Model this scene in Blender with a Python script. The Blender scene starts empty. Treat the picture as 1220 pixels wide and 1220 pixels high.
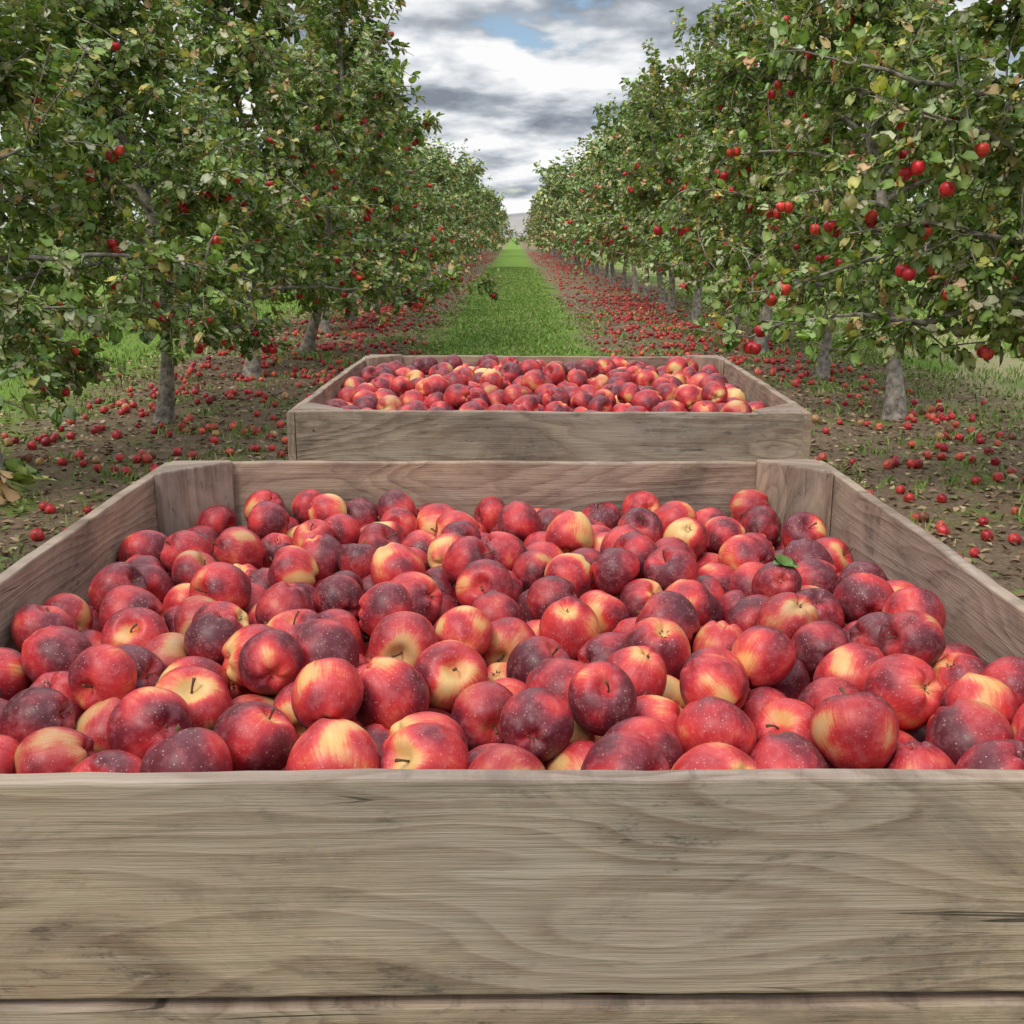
import bpy, math, random
import numpy as np
from mathutils import Vector, Matrix, Euler

rng = np.random.default_rng(7)
random.seed(7)
scene = bpy.context.scene
scene.view_settings.view_transform = 'Standard'
scene.view_settings.look = 'None'
scene.view_settings.exposure = 0
scene.view_settings.gamma = 1

def link(ob):
    scene.collection.objects.link(ob); return ob

# ---------------------------------------------------------------- mesh helper
def build_mesh(name, verts, groups, mats, cols=None, vecs=None, smooth=True):
    """groups: list of (faces array (M,k), material index)"""
    me = bpy.data.meshes.new(name)
    verts = np.asarray(verts, dtype=np.float32)
    me.vertices.add(len(verts))
    me.vertices.foreach_set("co", verts.ravel())
    loops = []; starts = []; mi = []; off = 0
    for f, m in groups:
        f = np.asarray(f, dtype=np.int32)
        if f.size == 0: continue
        M, k = f.shape
        loops.append(f.ravel())
        starts.append(off + np.arange(M) * k)
        mi.append(np.full(M, m))
        off += M * k
    loops = np.concatenate(loops); starts = np.concatenate(starts); mi = np.concatenate(mi)
    me.loops.add(len(loops)); me.loops.foreach_set("vertex_index", loops.astype(np.int32))
    me.polygons.add(len(starts)); me.polygons.foreach_set("loop_start", starts.astype(np.int32))
    me.polygons.foreach_set("material_index", mi.astype(np.int32))
    me.polygons.foreach_set("use_smooth", np.full(len(starts), smooth))
    for m in mats: me.materials.append(m)
    if cols is not None:
        a = me.attributes.new("Col", 'FLOAT_COLOR', 'POINT')
        c = np.ones((len(verts), 4), dtype=np.float32); c[:, :3] = cols
        a.data.foreach_set("color", c.ravel())
    if vecs is not None:
        a = me.attributes.new("gc", 'FLOAT_VECTOR', 'POINT')
        a.data.foreach_set("vector", np.asarray(vecs, dtype=np.float32).ravel())
    me.update(calc_edges=True)
    me.validate()
    return me

# ---------------------------------------------------------------- node helper
class NT:
    def __init__(s, mat):
        s.t = mat.node_tree; s.n = s.t.nodes; s.l = s.t.links
    def add(s, typ, **kw):
        nd = s.n.new(typ)
        for k, v in kw.items(): setattr(nd, k, v)
        return nd
    def put(s, sock, v):
        if isinstance(v, bpy.types.NodeSocket): s.l.new(v, sock)
        elif v is not None:
            sock.default_value = v
    def math(s, op, a, b=None, c=None, clamp=False):
        nd = s.add('ShaderNodeMath', operation=op); nd.use_clamp = clamp
        s.put(nd.inputs[0], a)
        if b is not None: s.put(nd.inputs[1], b)
        if c is not None: s.put(nd.inputs[2], c)
        return nd.outputs[0]
    def vmath(s, op, a, b=None):
        nd = s.add('ShaderNodeVectorMath', operation=op)
        s.put(nd.inputs[0], a)
        if b is not None: s.put(nd.inputs[1], b)
        return nd.outputs[0]
    def noise(s, vec, scale, detail=4, rough=.5, dist=0., w=None):
        nd = s.add('ShaderNodeTexNoise')
        if w is not None:
            nd.noise_dimensions = '4D'; s.put(nd.inputs['W'], w)
        s.put(nd.inputs['Vector'], vec)
        nd.inputs['Scale'].default_value = scale; nd.inputs['Detail'].default_value = detail
        nd.inputs['Roughness'].default_value = rough; nd.inputs['Distortion'].default_value = dist
        return nd.outputs['Fac']
    def ramp(s, fac, stops, interp='LINEAR'):
        nd = s.add('ShaderNodeValToRGB'); cr = nd.color_ramp; cr.interpolation = interp
        while len(cr.elements) < len(stops): cr.elements.new(.5)
        for e, (p, c) in zip(cr.elements, stops):
            e.position = p
            e.color = (c, c, c, 1) if not isinstance(c, tuple) else (*c, 1)
        s.put(nd.inputs[0], fac); return nd.outputs[0]
    def mix(s, fac, a, b, mode='MIX'):
        nd = s.add('ShaderNodeMix', data_type='RGBA', blend_type=mode)
        s.put(nd.inputs['Factor'], fac)
        s.put(nd.inputs[6], (*a, 1) if isinstance(a, tuple) else a)
        s.put(nd.inputs[7], (*b, 1) if isinstance(b, tuple) else b)
        return nd.outputs[2]
    def comb(s, x, y, z):
        nd = s.add('ShaderNodeCombineXYZ')
        for i, v in enumerate((x, y, z)): s.put(nd.inputs[i], v)
        return nd.outputs[0]
    def sep(s, v):
        nd = s.add('ShaderNodeSeparateXYZ'); s.put(nd.inputs[0], v); return nd.outputs
    def smooth(s, v, a, b, lo=0., hi=1.):
        nd = s.add('ShaderNodeMapRange'); nd.interpolation_type = 'SMOOTHSTEP'
        s.put(nd.inputs[0], v)
        for i, q in enumerate((a, b, lo, hi)): s.put(nd.inputs[i + 1], q)
        return nd.outputs[0]

def new_mat(name):
    m = bpy.data.materials.new(name); m.use_nodes = True
    nt = NT(m); b = nt.n['Principled BSDF']
    return m, nt, b

# ---------------------------------------------------------------- materials
def apple_material():
    m, t, b = new_mat("apple_skin")
    tc = t.add('ShaderNodeTexCoord'); oi = t.add('ShaderNodeObjectInfo')
    P0 = tc.outputs['Object']; R = oi.outputs['Random']
    w = t.math('MULTIPLY', R, 171.3)
    r2 = t.math('FRACT', t.math('MULTIPLY', R, 137.7))
    r3 = t.math('FRACT', t.math('MULTIPLY', R, 913.1))
    x, y, z = t.sep(P0)
    P = t.vmath('ADD', P0, t.comb(w, t.math('MULTIPLY', r2, 31.), 0.))
    big = t.noise(P, .72, 1, .5)
    rad2 = t.math('ADD', t.math('MULTIPLY', x, x), t.math('MULTIPLY', y, y))
    ln = t.math('SQRT', t.math('ADD', rad2, .002))
    sv = t.comb(t.math('MULTIPLY', t.math('DIVIDE', x, ln), 8.), t.math('MULTIPLY', t.math('DIVIDE', y, ln), 8.), t.math('ADD', t.math('MULTIPLY', z, .9), w))
    streak = t.noise(sv, 1.8, 3, .7)
    med = t.noise(P, 3.6, 4, .70)
    pole = t.math('POWER', 2.718, t.math('MULTIPLY', rad2, -6.))
    f = t.math('MULTIPLY', t.math('SUBTRACT', big, .5), 2.2)
    f = t.math('ADD', f, t.math('MULTIPLY', t.math('SUBTRACT', streak, .5), .38))
    f = t.math('ADD', f, t.math('MULTIPLY', t.math('SUBTRACT', med, .5), .24))
    f = t.math('ADD', f, t.math('MULTIPLY', pole, .28))
    f = t.math('ADD', f, t.math('MULTIPLY', t.math('SUBTRACT', r2, .55), .42))
    f = t.math('ADD', f, .375, clamp=True)
    col = t.ramp(f, [(0., (.115, .008, .018)), (.20, (.22, .010, .022)), (.40, (.46, .018, .027)),
                     (.60, (.66, .042, .038)), (.71, (.76, .15, .070)), (.80, (.80, .36, .12)), (1., (.78, .54, .20))])
    col = t.mix(t.math('MULTIPLY', t.smooth(r3, .62, 1.), .6), col, (.42, .32, .48), 'MULTIPLY')
    # lenticels
    vo = t.add('ShaderNodeTexVoronoi'); vo.inputs['Scale'].default_value = 11.
    t.put(vo.inputs['Vector'], P)
    sel = t.sep(vo.outputs['Color'])[0]
    rad = t.math('MULTIPLY_ADD', sel, .20, .08)
    dot = t.math('SUBTRACT', 1., t.smooth(vo.outputs['Distance'], t.math('MULTIPLY', rad, .5), rad))
    dotm = t.math('MULTIPLY', dot, t.smooth(big, .3, .6, .66, .32))
    col = t.mix(dotm, col, (.86, .54, .45))
    # faint dusty bloom
    dust = t.smooth(med, .43, .72, .03, .20)
    col = t.mix(dust, col, (.66, .34, .34))
    t.put(b.inputs['Base Color'], col)
    t.put(b.inputs['Roughness'], t.smooth(med, .3, .7, .35, .54))
    b.inputs['Specular IOR Level'].default_value = .42
    return m

def simple_mat(name, col, rough=.8, spec=.3):
    m, t, b = new_mat(name)
    tc = t.add('ShaderNodeTexCoord')
    n = t.noise(tc.outputs['Object'], 9., 2)
    t.put(b.inputs['Base Color'], t.mix(n, tuple(c * .6 for c in col), tuple(min(1, c * 1.4) for c in col)))
    b.inputs['Roughness'].default_value = rough; b.inputs['Specular IOR Level'].default_value = spec
    return m

def col_mat(name, rough, transl=0., spec=.5, noise=0., amp=(.55, 1.4), bump=False):
    m, t, b = new_mat(name)
    at = t.add('ShaderNodeAttribute', attribute_name="Col")
    c = at.outputs['Color']
    if noise:
        tc = t.add('ShaderNodeTexCoord')
        n = t.noise(tc.outputs['Object'], noise, 3, .65)
        c = t.mix(1., c, t.ramp(n, [(.34, amp[0]), (.66, amp[1])]), 'MULTIPLY')
        if bump:
            bp = t.add('ShaderNodeBump'); bp.inputs['Strength'].default_value = .8; bp.inputs['Distance'].default_value = .012
            t.put(bp.inputs['Height'], n); t.put(b.inputs['Normal'], bp.outputs[0])
    t.put(b.inputs['Base Color'], c)
    b.inputs['Roughness'].default_value = rough; b.inputs['Specular IOR Level'].default_value = spec
    if transl:
        tr = t.add('ShaderNodeBsdfTranslucent')
        t.put(tr.inputs['Color'], t.mix(1., c, (1.25, 1.25, .6), 'MULTIPLY'))
        mx = t.add('ShaderNodeMixShader'); mx.inputs[0].default_value = transl
        t.l.new(b.outputs[0], mx.inputs[1]); t.l.new(tr.outputs[0], mx.inputs[2])
        t.l.new(mx.outputs[0], t.n['Material Output'].inputs['Surface'])
    return m

def wood_material():
    m, t, b = new_mat("weathered_pine")
    at = t.add('ShaderNodeAttribute', attribute_name="gc"); G = at.outputs['Vector']
    x, y, z = t.sep(G)     # x along grain, y across, z thickness
    def cv(sx, sy, sz=None):
        return t.comb(t.math('MULTIPLY', x, sx), t.math('MULTIPLY', y, sy), t.math('MULTIPLY', z, sz) if sz else z)
    low = t.noise(cv(1.4, 4.6, 5.), 1., 2, .42, .35)
    vo = t.add('ShaderNodeTexVoronoi'); vo.inputs['Scale'].default_value = 1.
    t.put(vo.inputs['Vector'], cv(3.2, 7.5, .001))
    kd = vo.outputs['Distance']
    knsel = t.smooth(t.sep(vo.outputs['Color'])[0], .74, .76)
    kflow = t.math('MULTIPLY', t.math('POWER', 2.718, t.math('MULTIPLY', t.math('MULTIPLY', kd, kd), -30.)), knsel)
    field = t.math('ADD', t.math('MULTIPLY', y, 19.), t.math('MULTIPLY', low, 18.))
    field = t.math('ADD', field, t.math('MULTIPLY', kflow, 2.6))
    wob = t.noise(cv(6., 60.), 1., 2, .6)
    field = t.math('ADD', field, t.math('MULTIPLY', wob, .7))
    fr = t.math('FRACT', field)
    ring = t.ramp(fr, [(0., 0.), (.35, .10), (.86, 1.), (1., 0.)])
    blot = t.noise(cv(3.4, 7.), 1., 7, .72, .8)
    hue = t.noise(cv(1.3, 3.2), 1., 2)
    ring = t.math('MULTIPLY', ring, t.smooth(blot, .36, .62, 1.0, .50))
    fib = t.noise(cv(8., 400., 400.), 1., 3, .7)
    fib2 = t.noise(cv(3., 90., 90.), 1., 3, .6)
    base = t.ramp(blot, [(.30, (.165, .127, .100)), (.43, (.30, .226, .168)), (.55, (.46, .345, .250)), (.72, (.44, .350, .282))])
    base = t.mix(t.smooth(hue, .47, .64, 0., .5), base, (.37, .308, .268))
    base = t.mix(t.smooth(hue, .28, .46, .5, 0.), base, (.50, .330, .215))
    col = t.mix(t.math('MULTIPLY', ring, .68), base, (.18, .110, .072))
    col = t.mix(t.smooth(fib, .35, .70, 0., .25), col, (.16, .12, .088))
    col = t.mix(t.smooth(fib2, .50, .75, 0., .26), col, (.63, .53, .44))
    sp = t.noise(cv(26., 95.), 1., 5, .78)
    col = t.mix(t.math('MULTIPLY', t.smooth(sp, .53, .65, 0., .75), t.smooth(blot, .56, .40, 0., 1.)), col, (.085, .068, .058))
    stain = t.noise(cv(3.2, 6.), 1.3, 6, .75, 1.2)
    col = t.mix(t.smooth(stain, .52, .63, 0., .38), col, (.175, .135, .108))
    kn = t.math('MULTIPLY', t.math('SUBTRACT', 1., t.smooth(kd, .02, .055)), knsel)
    col = t.mix(t.math('MULTIPLY', kn, .8), col, (.12, .064, .036))
    # fine drying cracks along the grain
    ck = t.noise(cv(1.6, 34.), 1., 2, .5)
    crack = t.math('SUBTRACT', 1., t.smooth(t.math('ABSOLUTE', t.math('SUBTRACT', ck, .5)), .002, .007))
    crack = t.math('MULTIPLY', crack, t.smooth(t.noise(cv(2.4, 12.), 1.7, 2), .60, .66))
    col = t.mix(t.math('MULTIPLY', crack, .8), col, (.05, .038, .03))
    t.put(b.inputs['Base Color'], col)
    b.inputs['Roughness'].default_value = .8; b.inputs['Specular IOR Level'].default_value = .22
    h = t.math('ADD', t.math('MULTIPLY', fib, 1.), t.math('MULTIPLY', t.math('ADD', ring, fib2), .6))
    h = t.math('SUBTRACT', h, crack)
    bp = t.add('ShaderNodeBump'); bp.inputs['Strength'].default_value = .7; bp.inputs['Distance'].default_value = .0018
    t.put(bp.inputs['Height'], h); t.put(b.inputs['Normal'], bp.outputs[0])
    return m

def ground_material():
    m, t, b = new_mat("orchard_ground")
    tc = t.add('ShaderNodeTexCoord'); P = tc.outputs['Object']
    x, y, z = t.sep(P)
    e = t.noise(P, 1.3, 5, .7); e2 = t.noise(P, .35, 3)
    en = t.math('MULTIPLY', t.math('SUBTRACT', e, .5), 2.2)
    axn = t.math('ADD', t.math('ABSOLUTE', t.math('ADD', x, .1)), en)
    strip = t.math('SUBTRACT', 1., t.smooth(axn, .95, 1.5))
    axo = t.math('ADD', t.math('ABSOLUTE', t.math('SUBTRACT', x, .15)), en)
    outer = t.smooth(axo, 4.2, 5.1)
    patch = t.smooth(e2, .50, .58); patch = t.math('MULTIPLY', patch, t.smooth(e, .48, .58, 0., .7))
    g = t.math('MAXIMUM', t.math('MAXIMUM', strip, outer), patch)
    fine = t.noise(P, 38., 4, .75); mid = t.noise(P, 6., 4, .65)
    dirt = t.ramp(fine, [(.3, (.090, .062, .040)), (.5, (.21, .148, .095)), (.7, (.38, .28, .19))])
    dirt = t.mix(t.smooth(mid, .4, .65, 0., .5), dirt, (.30, .222, .142))
    grass = t.ramp(t.noise(P, 22., 4, .7), [(.3, (.09, .14, .022)), (.5, (.17, .28, .042)), (.7, (.27, .39, .085))])
    dry = t.math('MULTIPLY', t.smooth(e2, .46, .57, 0., .8), t.smooth(x, 3.6, 4.6))
    grass = t.mix(dry, grass, (.46, .38, .22))
    col = t.mix(g, dirt, grass)
    t.put(b.inputs['Base Color'], col); b.inputs['Roughness'].default_value = .95
    b.inputs['Specular IOR Level'].default_value = .15
    bp = t.add('ShaderNodeBump'); bp.inputs['Strength'].default_value = .8; bp.inputs['Distance'].default_value = .03
    t.put(bp.inputs['Height'], t.math('ADD', fine, mid)); t.put(b.inputs['Normal'], bp.outputs[0])
    return m

M_APPLE = apple_material()
M_STEM = simple_mat("apple_stem", (.14, .085, .04))
M_CALYX = simple_mat("dried_calyx", (.09, .065, .04), .9)
M_LEAF = col_mat("apple_leaf", .45, .22, .45)
M_LEAF_FAR = col_mat("apple_leaf_far", .5, 0., .4)
M_BARK = col_mat("grey_bark", .9, 0, .2, 16., (.42, 1.55), True)
M_FRUIT = col_mat("hanging_fruit", .38, 0, .5, 25.)
M_GRASS = col_mat("grass_blade", .6, 0., .3)
M_LITTER = col_mat("dry_leaf", .8, 0., .2)
M_WOOD = wood_material()
M_GROUND = ground_material()
M_NAIL = simple_mat("rusty_nail", (.09, .06, .045), .6)

# ---------------------------------------------------------------- apple mesh (unit radius)
def apple_geo(seed, nu, nv, parts=True):
    r = np.random.default_rng(seed)
    elong = r.uniform(.90, 1.10); taper = r.uniform(.04, .14); lean = r.uniform(-.09, .09, 2)
    lob = r.uniform(.02, .06); ph = r.uniform(0, 6.28)
    e2 = r.uniform(-.04, .04); ph2 = r.uniform(0, 6.28)
    vs = []
    tt = np.linspace(0, math.pi, nv + 1)
    for i in range(1, nv):
        t = tt[i]
        ph_ = np.linspace(0, 2 * math.pi, nu, endpoint=False)
        s = math.sin(t) ** .88
        rad = s * np.ones(nu)
        z = math.cos(t) * .93 * elong
        zz = z - .36 * math.exp(-(s / .27) ** 2) * (1 if t < math.pi / 2 else 0) + .24 * math.exp(-(s / .27) ** 2) * (1 if t > math.pi / 2 else 0)
        zn = np.full(nu, zz)
        low = max(0., -math.cos(t))
        zn -= low * lob * (1 + np.cos(5 * ph_ + ph)) * math.exp(-((s - .45) / .3) ** 2)
        up = max(0., math.cos(t)); zn += up * lob * .7 * np.cos(3 * ph_ + ph2) * math.exp(-((s - .5) / .3) ** 2)
        rr = rad * (1 + taper * math.cos(t)) * (1 + e2 * np.cos(2 * ph_ + ph2)) * (1 + .012 * np.cos(5 * ph_ + ph))
        X = rr * np.cos(ph_) + lean[0] * zn; Y = rr * np.sin(ph_) + lean[1] * zn
        vs.append(np.stack([X, Y, zn], 1))
    top = [[0, 0, .93 * elong - .36]]; bot = [[0, 0, -.93 * elong + .24]]
    V = np.concatenate(vs + [np.array(top), np.array(bot)])
    nr = nv - 1
    i = np.arange(nr - 1)[:, None]; j = np.arange(nu)[None, :]; j2 = (j + 1) % nu
    q = np.stack([i * nu + j, (i + 1) * nu + j, (i + 1) * nu + j2, i * nu + j2], -1).reshape(-1, 4)
    j = np.arange(nu); j2 = (j + 1) % nu
    ti = nr * nu; bi = ti + 1
    t1 = np.stack([np.full(nu, ti), j, j2], 1); t2 = np.stack([np.full(nu, bi), (nr - 1) * nu + j2, (nr - 1) * nu + j], 1)
    return V, q, np.concatenate([t1, t2]), elong

def tube(points, radii, k, V, F, base):
    pts = np.asarray(points, float); n = len(pts)
    tan = np.gradient(pts, axis=0)
    tan /= np.linalg.norm(tan, axis=1)[:, None] + 1e-9
    ref = np.array([.31, .77, .56])
    a = np.cross(tan, ref); a /= np.linalg.norm(a, axis=1)[:, None] + 1e-9
    b = np.cross(tan, a)
    ang = np.linspace(0, 2 * math.pi, k, endpoint=False)
    ring = pts[:, None, :] + (a[:, None, :] * np.cos(ang)[None, :, None] + b[:, None, :] * np.sin(ang)[None, :, None]) * np.asarray(radii)[:, None, None]
    V.append(ring.reshape(-1, 3))
    i = np.arange(n - 1)[:, None]; j = np.arange(k)[None, :]; j2 = (j + 1) % k
    F.append(base + np.stack([i * k + j, i * k + j2, (i + 1) * k + j2, (i + 1) * k + j], -1).reshape(-1, 4))
    return base + n * k

apple_meshes = []
for s in range(8):
    V, q, tr, el = apple_geo(100 + s, 44, 30)
    base = len(V); VV = [V]; SF = []; CF = []
    r = np.random.default_rng(s)
    z0 = .93 * el - .38
    L = r.uniform(.25, .60); bx, by = r.uniform(-.22, .22, 2)
    u = np.linspace(0, 1, 6)
    pts = np.stack([bx * u ** 2, by * u ** 2, z0 + L * u], 1)
    rad = np.array([.042, .032, .029, .030, .036, .050])
    base = tube(pts, rad, 7, VV, SF, base)
    VV.append(pts[-1:] + [[0, 0, .008]]); cap = base; base += 1
    ringi = cap - 7 + np.arange(7)
    capf = np.stack([ringi, np.roll(ringi, -1), np.full(7, cap)], 1)
    zb = -.93 * el + .20
    ct = []
    for k in range(6):
        a = k * 2 * math.pi / 6 + r.uniform(-.2, .2)
        c, s_ = math.cos(a), math.sin(a); px, py = -s_, c
        w = .055
        p = np.array([[c * .03 + px * w, s_ * .03 + py * w, zb + .05], [c * .03 - px * w, s_ * .03 - py * w, zb + .05],
                      [c * .12, s_ * .12, zb - .02], [c * r.uniform(.12, .2), s_ * .16, zb - .11]])
        VV.append(p); ct += [[base, base + 1, base + 2], [base, base + 2, base + 3], [base + 1, base + 3, base + 2]]; base += 4
    me = build_mesh("apple", np.concatenate(VV), [(q, 0), (tr, 0), (np.concatenate(SF), 1), (capf, 1), (np.array(ct), 2)], [M_APPLE, M_STEM, M_CALYX])
    apple_meshes.append(me)

# ---------------------------------------------------------------- leaf templates
def leaf_template(hi):
    if hi:
        us = [.2, .5, .8]; ws = [.36, .5, .33]
        v = [[0, 0, 0]]; mid = [1]
        for u, w in zip(us, ws):
            z = -.28 * u * u
            v += [[u, -w * .60, z + .12 * w * 2 * .55], [u, 0, z - .01], [u, w * .60, z + .12 * w * 2 * .55]]; mid += [0, 1, 0]
        v.append([1, 0, -.30]); mid.append(0)
        quads = [[1, 2, 5, 4], [2, 3, 6, 5], [4, 5, 8, 7], [5, 6, 9, 8]]
        tris = [[0, 1, 2], [0, 2, 3], [10, 8, 7], [10, 9, 8]]
        return np.array(v, float), np.array(tris), np.array(quads), np.array(mid)
    v = [[0, 0, 0], [.5, -.28, .04], [1, 0, -.2], [.5, .28, .04]]
    return np.array(v, float), np.array([[0, 1, 2], [0, 2, 3]]), np.zeros((0, 4), int), np.array([1, 0, 0, 0])

def scatter_leaves(P, D, N, S, W, cols, hi, base, bendr=None):
    T, tr, qd, mid = leaf_template(hi)
    D = D / (np.linalg.norm(D, axis=1)[:, None] + 1e-9)
    B = np.cross(N, D); B /= np.linalg.norm(B, axis=1)[:, None] + 1e-9
    N = np.cross(D, B)
    n = len(P); k = len(T)
    bend = np.ones(n) if bendr is None else bendr
    V = P[:, None, :] + S[:, None, None] * (D[:, None, :] * T[None, :, 0, None] + (B * W[:, None])[:, None, :] * T[None, :, 1, None]
         + N[:, None, :] * (T[None, :, 2] * bend[:, None])[:, :, None])
    C = np.repeat(cols[:, None, :], k, 1) * (1 + .30 * mid)[None, :, None]
    off = base + np.arange(n)[:, None, None] * k
    return V.reshape(-1, 3), C.reshape(-1, 3), (off + tr[None]).reshape(-1, 3), ((off + qd[None]).reshape(-1, 4) if len(qd) else np.zeros((0, 4), int))

def leaf_colors(r, n):
    pal = np.array([[.140, .215, .055], [.200, .295, .075], [.260, .345, .095], [.330, .385, .180], [.44, .45, .27], [.52, .48, .14], [.54, .36, .18]])
    pr = np.array([.18, .25, .20, .16, .10, .05, .06])
    c = pal[r.choice(len(pal), n, p=pr)]
    return c * r.uniform(.75, 1.25, (n, 1)) * (1 + r.normal(0, .05, (n, 3)))

def make_tree(seed, hi=True, keep=1., leafscale=1., napples=45, height=5.2, raw=False, low=.78):
    r = np.random.default_rng(seed)
    V = []; F = []; base = 0
    spurP = []; spurT = []; shoP = []; shoT = []; fruitP = []
    def walk(start, d, length, n, wob, grav, floor=0.):
        p = np.array(start, float); d = np.array(d, float); d /= np.linalg.norm(d); pts = [p.copy()]
        for i in range(n):
            d = d + r.normal(0, wob, 3) + np.array([0, 0, grav])
            if p[2] < floor: d[2] = max(d[2], .12)
            d /= np.linalg.norm(d)
            p = p + d * length / n; pts.append(p.copy())
        return np.array(pts)
    def resample(pts, sp, start=0.):
        seg = np.linalg.norm(np.diff(pts, axis=0), axis=1); cum = np.concatenate([[0], np.cumsum(seg)])
        s = np.arange(start, cum[-1], sp)
        if len(s) == 0: return np.zeros((0, 3)), np.zeros((0, 3))
        s = s + r.uniform(-.3, .3, len(s)) * sp
        s = np.clip(s, 0, cum[-1] - 1e-4)
        q = np.stack([np.interp(s, cum, pts[:, k]) for k in range(3)], 1)
        idx = np.clip(np.searchsorted(cum, s) - 1, 0, len(seg) - 1)
        t = np.diff(pts, axis=0)[idx]; t /= np.linalg.norm(t, axis=1)[:, None]
        return q, t
    H = height * .84
    trunk = walk([0, 0, -.06], [r.normal(0, .12), r.normal(0, .12), 1], H, 16, .085, .06)
    tr = np.linspace(.072, .014, 17); tr[0] = .115; tr[1] = .078
    tr[1:9] *= r.uniform(.9, 1.14, 8)
    base = tube(trunk, tr, 10 if hi else 6, V, F, base)
    ntr = 17 * (10 if hi else 6)
    V[0] = V[0] + r.normal(0, .0045, V[0].shape)
    nl = 34
    az = r.uniform(0, 6.28)
    for i in range(nl):
        f = (i + r.uniform(-.3, .3)) / nl; f = min(max(f, 0), .98)
        zt = low + .04 + (f ** 1.15) * (H - low - .27)
        p0 = np.array([np.interp(zt, trunk[:, 2], trunk[:, k]) for k in range(3)])
        az += 2.4 + r.uniform(-.4, .4)
        el = math.radians(r.uniform(8, 26) + 42 * f)
        L = (1.98 * (1 - .60 * f)) * r.uniform(.62, 1.16)
        d = [math.cos(az) * math.cos(el), math.sin(az) * math.cos(el), math.sin(el)]
        pts = walk(p0, d, L, 9, .14, -.060 * (1 - f * 1.3), low)
        r0 = .030 * (1 - .55 * f)
        if hi: base = tube(pts, np.linspace(r0, .004, 10), 6, V, F, base)
        else: base = tube(pts[::3], np.linspace(r0, .006, 4), 3, V, F, base)
        q, t = resample(pts, .07, .2); spurP.append(q); spurT.append(t)
        nlat = int(r.integers(9, 13) * (1 - .40 * f))
        for k in range(nlat):
            s = r.uniform(.15, .98); ii = int(s * 9); pp = pts[ii] + (pts[min(ii + 1, 9)] - pts[ii]) * (s * 9 - ii)
            dd = pts[min(ii + 1, 9)] - pts[max(ii - 1, 0)]; dd = dd / np.linalg.norm(dd)
            d2 = dd * .6 + r.normal(0, .6, 3) + np.array([0, 0, .0])
            lp = walk(pp, d2, r.uniform(.25, .62), 5, .16, -.11, low - .10)
            if hi: base = tube(lp, np.linspace(.008, .003, 6), 4, V, F, base)
            q, t = resample(lp, .066, .05); spurP.append(q); spurT.append(t)
            if r.random() < .6 - .25 * f: fruitP.append(lp[r.integers(2, 6)])
        if f > .25 and r.random() < .35 + .6 * f:
            for k in range(r.integers(1, 3)):
                ii = r.integers(3, 10)
                sp_ = walk(pts[ii], [r.normal(0, .3), r.normal(0, .3), 1], r.uniform(.35, 1.05), 6, .07, .04)
                if hi: base = tube(sp_, np.linspace(.007, .003, 7), 4, V, F, base)
                q, t = resample(sp_, .035, .05); shoP.append(q); shoT.append(t)
        if r.random() < .5: fruitP.append(pts[r.integers(5, 10)])
    q, t = resample(trunk, .05, 2.8); shoP.append(q); shoT.append(t)
    TV = np.concatenate(V); TF = np.concatenate(F)
    TC = np.array([[.275, .240, .200]]) * (1 + r.normal(0, .06, (len(TV), 1)))
    SP = np.concatenate(spurP); ST = np.concatenate(spurT)
    HP = np.concatenate(shoP); HT = np.concatenate(shoT)
    m = r.random(len(SP)) < keep; SP = SP[m]; ST = ST[m]
    if not hi:
        m = r.random(len(HP)) < keep * 2; HP = HP[m]; HT = HT[m]
    nper = 5
    P = np.repeat(SP, nper, 0); T = np.repeat(ST, nper, 0)
    if hi: P = np.concatenate([P, np.repeat(HP, 2, 0)]); T = np.concatenate([T, np.repeat(HT, 2, 0)])
    else: P = np.concatenate([P, HP]); T = np.concatenate([T, HT])
    n = len(P)
    radial = r.normal(0, 1, (n, 3)); radial -= T * np.sum(radial * T, 1)[:, None]
    radial /= np.linalg.norm(radial, axis=1)[:, None]
    out = P.copy(); out[:, 2] = 0; out /= np.linalg.norm(out, axis=1)[:, None] + .3
    D = radial + .35 * T + .35 * out + np.array([0, 0, -.05]) + r.normal(0, .15, (n, 3))
    D /= np.linalg.norm(D, axis=1)[:, None]
    N = np.array([0, 0, 1.]) + .5 * out + r.normal(0, .5, (n, 3))
    P = P + D * r.uniform(.012, .04, (n, 1))
    S = r.uniform(.075, .135, n) * leafscale; W = r.uniform(.8, 1.2, n)
    C = leaf_colors(r, n)
    clump = .80 + .40 * (np.sin(P[:, 0] * 4.1 + seed) * np.sin(P[:, 1] * 3.7) * np.sin(P[:, 2] * 4.6 + 1) * .5 + .5)
    C = C * clump[:, None]
    LV, LC, LT, LQ = scatter_leaves(P, D, N, S, W, C, hi, len(TV), r.uniform(.3, 2.0, n))
    b2 = len(TV) + len(LV)
    fp = np.array(fruitP)
    fp = fp[fp[:, 2] > .6]
    sc = np.hypot(fp[:, 0], fp[:, 1]) - .22 * fp[:, 2] + r.normal(0, .4, len(fp))
    fp = fp[np.argsort(-sc)][:napples]
    ex = fp[r.random(len(fp)) < .5]; ex = ex + np.stack([r.choice([-1, 1], len(ex)) * r.uniform(.04, .07, len(ex)), r.normal(0, .04, len(ex)), r.normal(0, .03, len(ex))], 1)
    fp = np.concatenate([fp, ex])
    nu, nv = (18, 12) if hi else (6, 5)
    AV, AQ, AT, _ = apple_geo(seed, nu, nv)
    rr = r.uniform(.035, .042, len(fp))
    cen = fp - np.array([0, 0, 1]) * (rr[:, None] + .02)
    FV = (cen[:, None, :] + AV[None] * rr[:, None, None]).reshape(-1, 3)
    o = b2 + np.arange(len(fp))[:, None, None] * len(AV)
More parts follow.
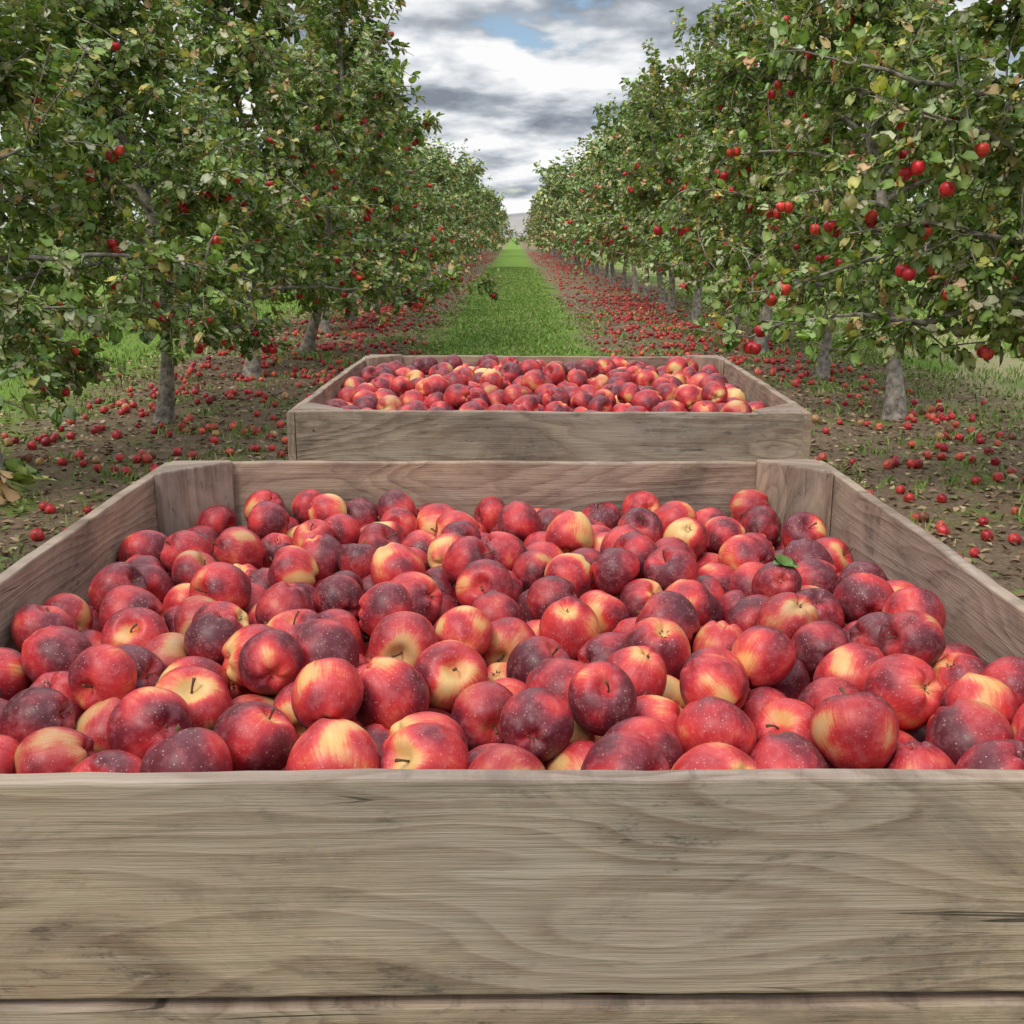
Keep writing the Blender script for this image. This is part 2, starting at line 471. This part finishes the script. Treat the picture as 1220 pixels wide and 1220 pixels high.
    FQ = (o + AQ[None]).reshape(-1, 4); FT = (o + AT[None]).reshape(-1, 3)
    fc = np.array([[.58, .022, .03], [.42, .014, .025], [.70, .06, .04]])[r.integers(0, 3, len(fp))]
    FC = np.repeat(fc, len(AV), 0)
    groups = [(TF, 0), (LT, 1)]
    if len(LQ): groups.append((LQ, 1))
    groups += [(FQ, 2), (FT, 2)]
    VV = np.concatenate([TV, LV, FV]); CC = np.concatenate([TC, LC, FC])
    print("tree leaves", n)
    if raw: return VV, CC, groups
    return build_mesh("apple_tree", VV, groups, [M_BARK, M_LEAF if hi else M_LEAF_FAR, M_FRUIT], cols=CC)

near_L = [make_tree(11 + i, True, .74, 1.03, 60, 4.8 + .35 * (i % 3), low=.80) for i in range(3)]
near_R = [make_tree(14 + i, True, .70, 1.03, 60, 4.8 + .35 * (i % 3), low=1.06) for i in range(3)]
mid_raw = [make_tree(51 + i, False, .28, 1.65, 38, 4.9 + .3 * i, True, low=.92) for i in range(3)]
far_raw = [make_tree(61 + i, False, .12, 2.4, 30, 4.9 + .3 * i, True, low=.9) for i in range(3)]

far_batch = {}
def put_tree(me, x, y, rot, s):
    ob = bpy.data.objects.new("apple_tree", me); link(ob)
    ob.location = (x, y, 0); ob.rotation_euler = (0, 0, rot); ob.scale = (s, s, s * random.uniform(.93, 1.07))
def put_far(x, y, key):
    raw = random.choice(mid_raw if y < 55 else far_raw)
    far_batch.setdefault(key, []).append((raw, x, y, random.uniform(0, 6.28), random.uniform(.92, 1.12)))
def row(x0, ys, key, amp=.12):
    for k, y in enumerate(ys):
        x = x0 + random.uniform(-amp, amp)
        if y > 24 or abs(x0) > 6: put_far(x, y, key)
        else: put_tree((near_R if x0 > 0 else near_L)[k % 3], x, y, random.uniform(0, 6.28), random.uniform(.92, 1.12))
ly = [.3, 3.4, 6.5, 9.5, 12.6]; ly += [12.6 + 2.95 * k for k in range(1, 40)]
ry = [.7, 3.7, 6.75, 9.67, 12.65]; ry += [12.65 + 2.8 * k for k in range(1, 42)]
row(-3.08, ly, "a"); row(3.5, ry, "b")
row(-9.6, [7 + 3.3 * k for k in range(1, 14)], "c", .2)
row(10.6, [22 + 3.3 * k for k in range(1, 14)], "d", .2)
for k in range(14): put_far(-20 + 3.1 * k, 132 + random.uniform(-2, 2), "e")
for key, lst in far_batch.items():
    Vs = []; Cs = []; G = {}; base = 0
    for (V, C, groups), x, y, rot, s in lst:
        c, sn = math.cos(rot) * s, math.sin(rot) * s
        W = np.stack([V[:, 0] * c - V[:, 1] * sn + x, V[:, 0] * sn + V[:, 1] * c + y, V[:, 2] * s], 1)
        Vs.append(W.astype(np.float32)); Cs.append(C * random.uniform(.9, 1.08))
        for fa, mi in groups: G.setdefault((fa.shape[1], mi), []).append(fa + base)
        base += len(V)
    me = build_mesh("distant_apple_tree_row", np.concatenate(Vs), [(np.concatenate(v), k[1]) for k, v in G.items()], [M_BARK, M_LEAF_FAR, M_FRUIT], cols=np.concatenate(Cs))
    link(bpy.data.objects.new("distant_apple_tree_row", me))

# ---------------------------------------------------------------- bins
def make_bin_mesh(seed):
    VV = []; quads = []; caps = []; GC = []; base = 0
    r = np.random.default_rng(seed)
    def board(c, L, A, T, ln, wd, th, rough=.0012):
        nonlocal base
        c, L, A, T = [np.array(v, float) for v in (c, L, A, T)]
        ch = .0028
        a, t = wd / 2, th / 2
        sec = []
        for sx, sy in ((1, 1), (-1, 1), (-1, -1), (1, -1)):
            cx, cy = sx * (a - ch), sy * (t - ch)
            st = {(1, 1): 0, (-1, 1): 90, (-1, -1): 180, (1, -1): 270}[(sx, sy)]
            for k in (0, 45, 90):
                an = math.radians(st + k); sec.append((cx + ch * math.cos(an), cy + ch * math.sin(an)))
        sec = np.array(sec); n = max(2, int(ln / .03)) + 1
        us = np.linspace(-ln / 2, ln / 2, n)
        ph = r.uniform(0, 10, 4)
        wob = rough * (np.sin(us * 5 + ph[0]) + .6 * np.sin(us * 17 + ph[1]) + .5 * r.normal(0, 1, n) * .6)
        off = np.array([r.uniform(0, 40), r.uniform(0, 40), r.uniform(0, 40)])
        k = len(sec)
        for i, u in enumerate(us):
            s2 = sec.copy(); s2[:, 0] += np.where(s2[:, 0] > 0, wob[i], wob[-i - 1] * .7)
            s2[:, 1] += .5 * wob[(i * 3) % n]
            end = .0015 if i in (0, n - 1) else 0
            s2 *= (1 - end)
            VV.append(c + L * u + s2[:, :1] * A + s2[:, 1:] * T)
            GC.append(np.stack([np.full(k, u), s2[:, 0], s2[:, 1]], 1) + off)
        i = np.arange(n - 1)[:, None]; j = np.arange(k)[None]; j2 = (j + 1) % k
        quads.append(base + np.stack([i * k + j, i * k + j2, (i + 1) * k + j2, (i + 1) * k + j], -1).reshape(-1, 4))
        caps.append(base + np.arange(k)[::-1][None]); caps.append(base + (n - 1) * k + np.arange(k)[None])
        base += n * k
    X, Y, Z = (1, 0, 0), (0, 1, 0), (0, 0, 1)
    w = .6; th = .018
    levels = [(.411, .600), (.2125, .4015), (.110, .203)]
    for (z0, z1) in levels:
        zc, h = (z0 + z1) / 2, z1 - z0
        for s in (-1, 1):
            board((0, s * (w - th / 2), zc), X, Z, Y, 2 * (w - th) - .002, h, th)
            board((s * (w - th / 2), 0, zc), Y, Z, X, 2 * w, h, th)
    for k in range(9):
        board((0, -.53 + k * .1325, .0985), X, Y, Z, 1.155, .122, .018)
    for s in (-.53, 0, .53):
        board((s, 0, .044), Y, Z, X, 1.18, .086, .075)
    tri = []
    leg = .108
    for sx in (-1, 1):
        for sy in (-1, 1):
            cx, cy = sx * (w - th - .0015), sy * (w - th - .0015)
            p = [(cx, cy), (cx - sx * leg, cy), (cx - sx * leg, cy - sy * .012), (cx - sx * .012, cy - sy * leg), (cx, cy - sy * leg)]
            off = r.uniform(0, 40, 3); n = 5
            zb, zt = .109, .606 if sy > 0 else .602
            for z in (zb, zt - .003, zt):
                ins = .002 if z == zt else 0
                pts = np.array([[px + (cx - sx * leg * .4 - px) * ins / .05, py + (cy - sy * leg * .4 - py) * ins / .05, z] for px, py in p])
                VV.append(pts)
                al = np.array([0, .108, .12, .27, .285])
                GC.append(np.stack([np.full(n, z), al, np.zeros(n)], 1) + off)
            for lv in range(2):
                for a in range(n):
                    b_ = (a + 1) % n
                    quads.append(np.array([[base + lv * n + a, base + lv * n + b_, base + (lv + 1) * n + b_, base + (lv + 1) * n + a]]))
            tri.append([base + 2 * n + a for a in range(n)]); tri.append([base + a for a in range(n)][::-1])
            base += 3 * n
    NV = []; nq = []
    nb = base
    for (z0, z1) in levels[:2]:
        for s in (-1, 1):
            for xx in (-.545, .545):
                for zz in (z0 + .04, z1 - .045):
                    pos = np.array([xx + r.uniform(-.008, .008), s * (w + .0004), zz + r.uniform(-.008, .008)])
                    an = np.linspace(0, 2 * math.pi, 8, endpoint=False)
                    ring = pos + np.stack([np.cos(an) * .0032, np.zeros(8), np.sin(an) * .0032], 1)
                    NV += [ring, ring + [0, -s * .004, 0]]
                    nq.append(nb); nb += 16
    V = np.concatenate(VV + NV)
    G = np.concatenate(GC + [np.zeros((len(n), 3)) for n in NV])
    ncap = np.array([[b0 + i for i in range(8)] for b0 in nq])
    nside = np.array([[b0 + i, b0 + (i + 1) % 8, b0 + 8 + (i + 1) % 8, b0 + 8 + i] for b0 in nq for i in range(8)])
    me = build_mesh("wooden_apple_bin", V, [(np.concatenate(quads), 0), (np.concatenate(caps), 0), (np.array(tri), 0), (ncap, 1), (nside, 1)],
                    [M_WOOD, M_NAIL], vecs=G, smooth=False)
    import bmesh
    bm = bmesh.new(); bm.from_mesh(me); bmesh.ops.recalc_face_normals(bm, faces=bm.faces); bm.to_mesh(me); bm.free()
    return me
bin_me = make_bin_mesh(14); bin_me2 = make_bin_mesh(8)
BH = .602
def put_bin(me, x, y, rot, z, sc=1.):
    ob = link(bpy.data.objects.new("wooden_apple_bin", me))
    ob.location = (x, y, z); ob.rotation_euler = (0, 0, math.radians(rot)); ob.scale = (sc, sc, 1)
    return ob
B1 = (-.026, 1.342, .7); B2 = (.092, 3.12, -1.0)
put_bin(bin_me, *B1, BH + .001)
put_bin(bin_me2, *B2, BH + .001, 1.02)
put_bin(bin_me2, B1[0], B1[1], B1[2] - .6, 0); put_bin(bin_me, B2[0], B2[1], B2[2] + .5, 0, 1.02)

# ---------------------------------------------------------------- packing of apples
def pack(seed, floor, inner, target):
    r = np.random.default_rng(seed)
    Pz = np.zeros((3600, 4)); n = 0
    def heights(x, y, rad):
        if n == 0: return np.full(len(x), floor + rad)
        q = Pz[max(0, n - 850):n] if n > 1100 else Pz[:n]
        d2 = (x[:, None] - q[None, :, 0]) ** 2 + (y[:, None] - q[None, :, 1]) ** 2
        R = rad + q[None, :, 3]
        s = R * R - d2
        h = np.where(s > 0, q[None, :, 2] + np.sqrt(np.maximum(s, 0)), floor + rad)
        return np.maximum(h.max(1), floor + rad)
    fails = 0
    while n < 3500 and fails < 45:
        rad = r.uniform(.0310, .0390)
        lim = inner - rad
        x = r.uniform(-lim, lim, 70); y = r.uniform(-lim, lim, 70)
        ok = (np.abs(x) + np.abs(y)) < 2 * inner - .108 - rad * 1.42
        x, y = x[ok], y[ok]
        for it, am in enumerate((0, .018, .006)):
            if am:
                x = np.clip(bx + r.uniform(-am, am, 24), -lim, lim); y = np.clip(by + r.uniform(-am, am, 24), -lim, lim)
                ok = (np.abs(x) + np.abs(y)) < 2 * inner - .108 - rad * 1.42
                x = np.append(x[ok], bx); y = np.append(y[ok], by)
            h = heights(x, y, rad); sc = h + rad - target(x, y)
            k = int(np.argmin(sc)); bx, by, bz, bs = x[k], y[k], h[k], sc[k]
        if bs > .008: fails += 1; continue
        Pz[n] = (bx, by, bz, rad); n += 1
    return Pz[:n].copy()
INN = .580
def tgt1(x, y):
    back = np.clip((y + .1) / .65, 0, 1); front = np.clip((-y - .1) / .45, 0, 1)
    side = np.clip(np.abs(x) / INN, 0, 1) ** 2
    return .6 - .010 - .030 * back - .024 * side * (1 - .3 * front) + .018 * front + .012 * np.sin(x * 9 + 1) * np.sin(y * 8)
def tgt2(x, y):
    e = np.clip(np.maximum(np.abs(x), np.abs(y)) / INN, 0, 1) ** 3
    fr = np.clip((-y - .2) / .4, 0, 1)
    return .6 + .024 - .032 * e - .012 * fr + .012 * np.sin(x * 9 + 1) * np.sin(y * 8)
pk1 = pack(3, .109, INN - .002, tgt1); pk2 = pack(4, .109, INN - .002, tgt2)
print("packed", len(pk1), len(pk2))
def put_pile(pk, bx, by, rotdeg, zoff, sc):
    e = link(bpy.data.objects.new("apple_pile", None)); e.location = (bx, by, zoff); e.rotation_euler = (0, 0, math.radians(rotdeg))
    for i, (x, y, z, rad) in enumerate(pk):
        ob = bpy.data.objects.new("apple", random.choice(apple_meshes)); link(ob)
        ob.parent = e
        ob.location = (x * sc, y * sc, z)
        q = Vector((random.gauss(0, 1), random.gauss(0, 1) - .15, random.gauss(0, 1) + .0)).normalized()
        ob.rotation_mode = 'QUATERNION'
        ob.rotation_quaternion = q.to_track_quat('Z', 'Y') @ Euler((0, 0, random.uniform(0, 6.28))).to_quaternion()
        s = rad * 1.035; ob.scale = (s, s, s * random.uniform(.94, 1.04))
    return e
pile1 = put_pile(pk1, *B1, BH + .001, 1.)
put_pile(pk2, *B2, BH + .001, 1.02)
# one leaf picked with the fruit, lying on a top apple
for k, (lx, lyy) in enumerate([(.44, .02)]):
    d = np.hypot(pk1[:, 0] - lx, pk1[:, 1] - lyy) - pk1[:, 2] * 1.5
    a = pk1[int(np.argmin(d))]
    Pq = np.array([[a[0] - .01, a[1] - .012, a[2] + a[3] * 1.0 + .002]]); an = k * 1.9 + .6
    LV, LC, LT, LQ = scatter_leaves(Pq, np.array([[math.cos(an), math.sin(an) * .7, .05]]), np.array([[.1, -.35, 1.]]), np.array([.050]), np.ones(1),
                                    np.array([[.14, .25, .06]]), True, 0, np.array([1.1]))
    lo = link(bpy.data.objects.new("leaf", build_mesh("leaf", LV, [(LT, 0), (LQ, 0)], [M_LEAF], cols=LC))); lo.parent = pile1

# ---------------------------------------------------------------- ground
gx = np.array([-1500, -400, -100, -30, -12, -6, -3, 0, 3, 6, 12, 30, 100, 400, 1500.]); gy = np.array([-40, -10, 0, 5, 10, 20, 40, 80, 160, 300, 700, 1500, 3500.])
gv = np.array([[x, y, 0] for y in gy for x in gx]); nx = len(gx)
gf = np.array([[j * nx + i, j * nx + i + 1, (j + 1) * nx + i + 1, (j + 1) * nx + i] for j in range(len(gy) - 1) for i in range(nx - 1)])
link(bpy.data.objects.new("ground", build_mesh("ground", gv, [(gf, 0)], [M_GROUND])))

def blades(name, xs, ys, hmin, hmax, seed):
    r = np.random.default_rng(seed); n = len(xs)
    base = np.stack([xs, ys, np.full(n, -.002)], 1)
    a = r.uniform(0, 6.28, n); w = r.uniform(.003, .006, n) * (1 + ys / 14)
    h = r.uniform(hmin, hmax, n)
    dx = np.stack([np.cos(a), np.sin(a), np.zeros(n)], 1) * w[:, None]
    lean = r.normal(0, .45, (n, 2)) * h[:, None]
    mid = base + np.concatenate([lean * .35, (h * .6)[:, None]], 1)
    top = base + np.concatenate([lean, h[:, None]], 1)
    V = np.stack([base - dx, base + dx, mid + dx * .8, mid - dx * .8, top], 1).reshape(-1, 3)
    o = np.arange(n)[:, None] * 5
    q = o + np.array([[0, 1, 2, 3]]); t = o + np.array([[3, 2, 4]])
    pal = np.array([[.15, .27, .042], [.21, .34, .058], [.29, .40, .10], [.42, .37, .18]])
    c = pal[r.choice(4, n, p=[.33, .33, .2, .14])] * r.uniform(.75, 1.2, (n, 1))
    return link(bpy.data.objects.new(name, build_mesh(name, V, [(q, 0), (t, 0)], [M_GRASS], cols=np.repeat(c, 5, 0))))
r = np.random.default_rng(77)
N1 = 75000
yy = 8 + 50 * r.random(N1) ** 1.6; xx = r.normal(0, .70, N1)
edge = 1.12 + .22 * np.sin(yy * 1.3) * np.sin(yy * .37 + 1) + .18 * np.sin(yy * 2.9 + np.sign(xx) * 1.3) + r.normal(0, .10, N1)
mk = np.abs(xx) < edge; xx = xx[mk] - .1; yy = yy[mk]
def tufts(x0, x1, y0, y1, nt, per, spread):
    cx = r.uniform(x0, x1, nt); cy = y0 + (y1 - y0) * r.random(nt) ** 1.4
    X = np.repeat(cx, per) + r.normal(0, spread, nt * per); Y = np.repeat(cy, per) + r.normal(0, spread, nt * per)
    return X, Y
blades("grass_strip", xx, yy, .02, .055, 1)
T = [tufts(-5, -1.1, 4, 25, 130, 45, .13), tufts(1.1, 4.3, 4, 25, 110, 45, .13), tufts(-9, -4.8, 5, 30, 250, 60, .25), tufts(4.3, 10, 6, 32, 480, 60, .25)]
blades("grass_tufts", np.concatenate([a for a, b in T]), np.concatenate([b for a, b in T]), .025, .08, 2)

# fallen apples
def fallen(name, n, y0, y1, pw, nu, nv, seed):
    r = np.random.default_rng(seed)
    side = np.where(r.random(n) < .5, -1, 1)
    y = y0 + (y1 - y0) * r.random(n) ** pw
    off = np.where(r.random(n) < .65, r.normal(0, .75, n), r.uniform(-1.9, 1.5, n))
    x = np.where(side < 0, -2.75 - off * .9, 2.75 + off * .9)
    cl = np.sin(x * 2.3 + np.sin(y * 1.7) * 2) * np.sin(y * 1.9 + 1.3)
    m = (np.abs(x) > 1.3) & (r.random(n) < .50 + .60 * cl)
    x, y = x[m], y[m]; n = len(x)
    rad = r.uniform(.026, .039, n)
    AV, AQ, AT, _ = apple_geo(seed, nu, nv)
    a, b, c = r.uniform(0, 6.28, n), np.arccos(r.uniform(-1, 1, n)), r.uniform(0, 6.28, n)
    def rotz(t): z = np.zeros_like(t); o = z + 1; return np.stack([np.stack([np.cos(t), -np.sin(t), z], -1), np.stack([np.sin(t), np.cos(t), z], -1), np.stack([z, z, o], -1)], 1)
    def rotx(t): z = np.zeros_like(t); o = z + 1; return np.stack([np.stack([o, z, z], -1), np.stack([z, np.cos(t), -np.sin(t)], -1), np.stack([z, np.sin(t), np.cos(t)], -1)], 1)
    Rm = rotz(a) @ rotx(b) @ rotz(c)
    V = np.einsum('nij,kj->nki', Rm, AV) * rad[:, None, None]
    V += np.stack([x, y, rad * .82], 1)[:, None, :]
    o = np.arange(n)[:, None, None] * len(AV)
    pal = np.array([[.52, .035, .035], [.36, .018, .024], [.62, .10, .06], [.58, .32, .12], [.20, .08, .04]])
    cc = pal[r.choice(5, n, p=[.4, .26, .22, .06, .06])] * r.uniform(.75, 1.2, (n, 1))
    C = np.repeat(cc, len(AV), 0)
    return link(bpy.data.objects.new(name, build_mesh(name, V.reshape(-1, 3), [((o + AQ[None]).reshape(-1, 4), 0), ((o + AT[None]).reshape(-1, 3), 0)], [M_FRUIT], cols=C)))
fallen("fallen_apples", 3900, 3., 26, 1.1, 14, 9, 21)
fallen("fallen_apples", 5500, 26, 110, 1.3, 7, 5, 22)

# leaf litter
nl = 28000
y = 3 + 27 * r.random(nl) ** 1.4; x = np.where(r.random(nl) < .5, -1, 1) * r.uniform(1.1, 5.1, nl)
P = np.stack([x, y, r.uniform(.006, .022, nl)], 1)
a = r.uniform(0, 6.28, nl); D = np.stack([np.cos(a), np.sin(a), r.normal(0, .2, nl)], 1)
Nn = np.stack([r.normal(0, .3, nl), r.normal(0, .3, nl), np.ones(nl)], 1)
pal = np.array([[.26, .17, .10], [.38, .27, .16], [.16, .10, .055], [.48, .38, .22], [.17, .22, .07]])
c = pal[r.choice(5, nl, p=[.34, .24, .22, .1, .10])] * r.uniform(.7, 1.2, (nl, 1))
LV, LC, LT, LQ = scatter_leaves(P, D, Nn, r.uniform(.045, .08, nl), np.ones(nl), c, False, 0)
link(bpy.data.objects.new("leaf_litter", build_mesh("leaf_litter", LV, [(LT, 0)], [M_LITTER], cols=LC)))

# ---------------------------------------------------------------- hills
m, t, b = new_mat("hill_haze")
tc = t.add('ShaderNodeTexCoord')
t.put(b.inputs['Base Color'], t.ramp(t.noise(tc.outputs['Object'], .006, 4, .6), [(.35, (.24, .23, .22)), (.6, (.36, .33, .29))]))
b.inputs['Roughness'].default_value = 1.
hx = np.linspace(-2600, 2600, 140); hv = []
for k, (yy_, fz) in enumerate([(1900, 0), (2200, .55), (2500, 1.), (3000, .9)]):
    for x in hx:
        h = 42 + 8 * math.sin(x * .0021 + .6) + 4 * math.sin(x * .009 + 1) + 2 * math.sin(x * .031)
        hv.append([x, yy_, fz * h - (1 if fz == 0 else 0)])
nh = len(hx)
hf = np.array([[j * nh + i, j * nh + i + 1, (j + 1) * nh + i + 1, (j + 1) * nh + i] for j in range(3) for i in range(nh - 1)])
link(bpy.data.objects.new("hill", build_mesh("hill", np.array(hv), [(hf, 0)], [m])))

# ---------------------------------------------------------------- world / light
SUN_EL, SUN_AZ = 52, 215
w = bpy.data.worlds.new("World"); scene.world = w; w.use_nodes = True
t = NT(w); t.n.clear()
out = t.add('ShaderNodeOutputWorld')
sky = t.add('ShaderNodeTexSky', sky_type='NISHITA'); sky.sun_disc = False
sky.sun_elevation = math.radians(SUN_EL); sky.sun_rotation = math.radians(SUN_AZ)
bg1 = t.add('ShaderNodeBackground'); bg1.inputs[1].default_value = .12; t.l.new(sky.outputs[0], bg1.inputs[0])
tc = t.add('ShaderNodeTexCoord'); x, y, z = t.sep(tc.outputs['Generated'])
zz = t.math('ADD', t.math('MAXIMUM', z, 0.), .21)
u = t.math('DIVIDE', x, zz); v = t.math('MULTIPLY', t.math('DIVIDE', y, zz), .95)
p = t.comb(t.math('ADD', u, 14.1), v, 0.)
pu = t.comb(t.math('ADD', t.math('MULTIPLY', u, .97), 14.085), t.math('MULTIPLY', v, .94), 0.)
n1 = t.noise(p, 2.7, 7, .55, .1); n2 = t.noise(pu, 2.7, 4, .50, .1)
rel = t.math('SUBTRACT', n1, n2)
broad = t.noise(p, 1.3, 2, .5)
br = t.math('ADD', .63, t.math('MULTIPLY', rel, 2.5))
br = t.math('ADD', br, t.math('MULTIPLY', t.math('SUBTRACT', .5, broad), 1.0))
br = t.math('SUBTRACT', br, t.math('MULTIPLY', t.smooth(z, .12, .19), t.smooth(u, -.05, .35, 0., .26)), clamp=True)
cc = t.ramp(br, [(.15, (.24, .27, .32)), (.42, (.44, .48, .53)), (.60, (.70, .73, .77)), (.82, (.98, .98, .99))])
bg2 = t.add('ShaderNodeBackground'); t.put(bg2.inputs[1], t.smooth(z, .20, .65, 1.0, 2.4)); t.l.new(cc, bg2.inputs[0])
mx = t.add('ShaderNodeMixShader'); t.put(mx.inputs[0], t.smooth(n1, .35, .43))
t.l.new(bg1.outputs[0], mx.inputs[1]); t.l.new(bg2.outputs[0], mx.inputs[2]); t.l.new(mx.outputs[0], out.inputs[0])

sd = bpy.data.lights.new("sun", 'SUN'); sd.energy = 1.5; sd.angle = math.radians(14); sd.color = (1., .94, .86)
so = link(bpy.data.objects.new("sun", sd))
az = math.radians(SUN_AZ); el = math.radians(SUN_EL)
dirv = Vector((math.sin(az) * math.cos(el), math.cos(az) * math.cos(el), math.sin(el)))
so.rotation_euler = dirv.to_track_quat('Z', 'Y').to_euler(); so.location = dirv * 30

cam = bpy.data.cameras.new("camera"); co = link(bpy.data.objects.new("camera", cam))
cam.sensor_width = 36; cam.lens = 38.2; cam.clip_end = 6000; cam.clip_start = .05
co.location = (0, 0, 1.6); co.rotation_euler = (math.radians(90 - 14.25), 0, math.radians(.08))
scene.camera = co
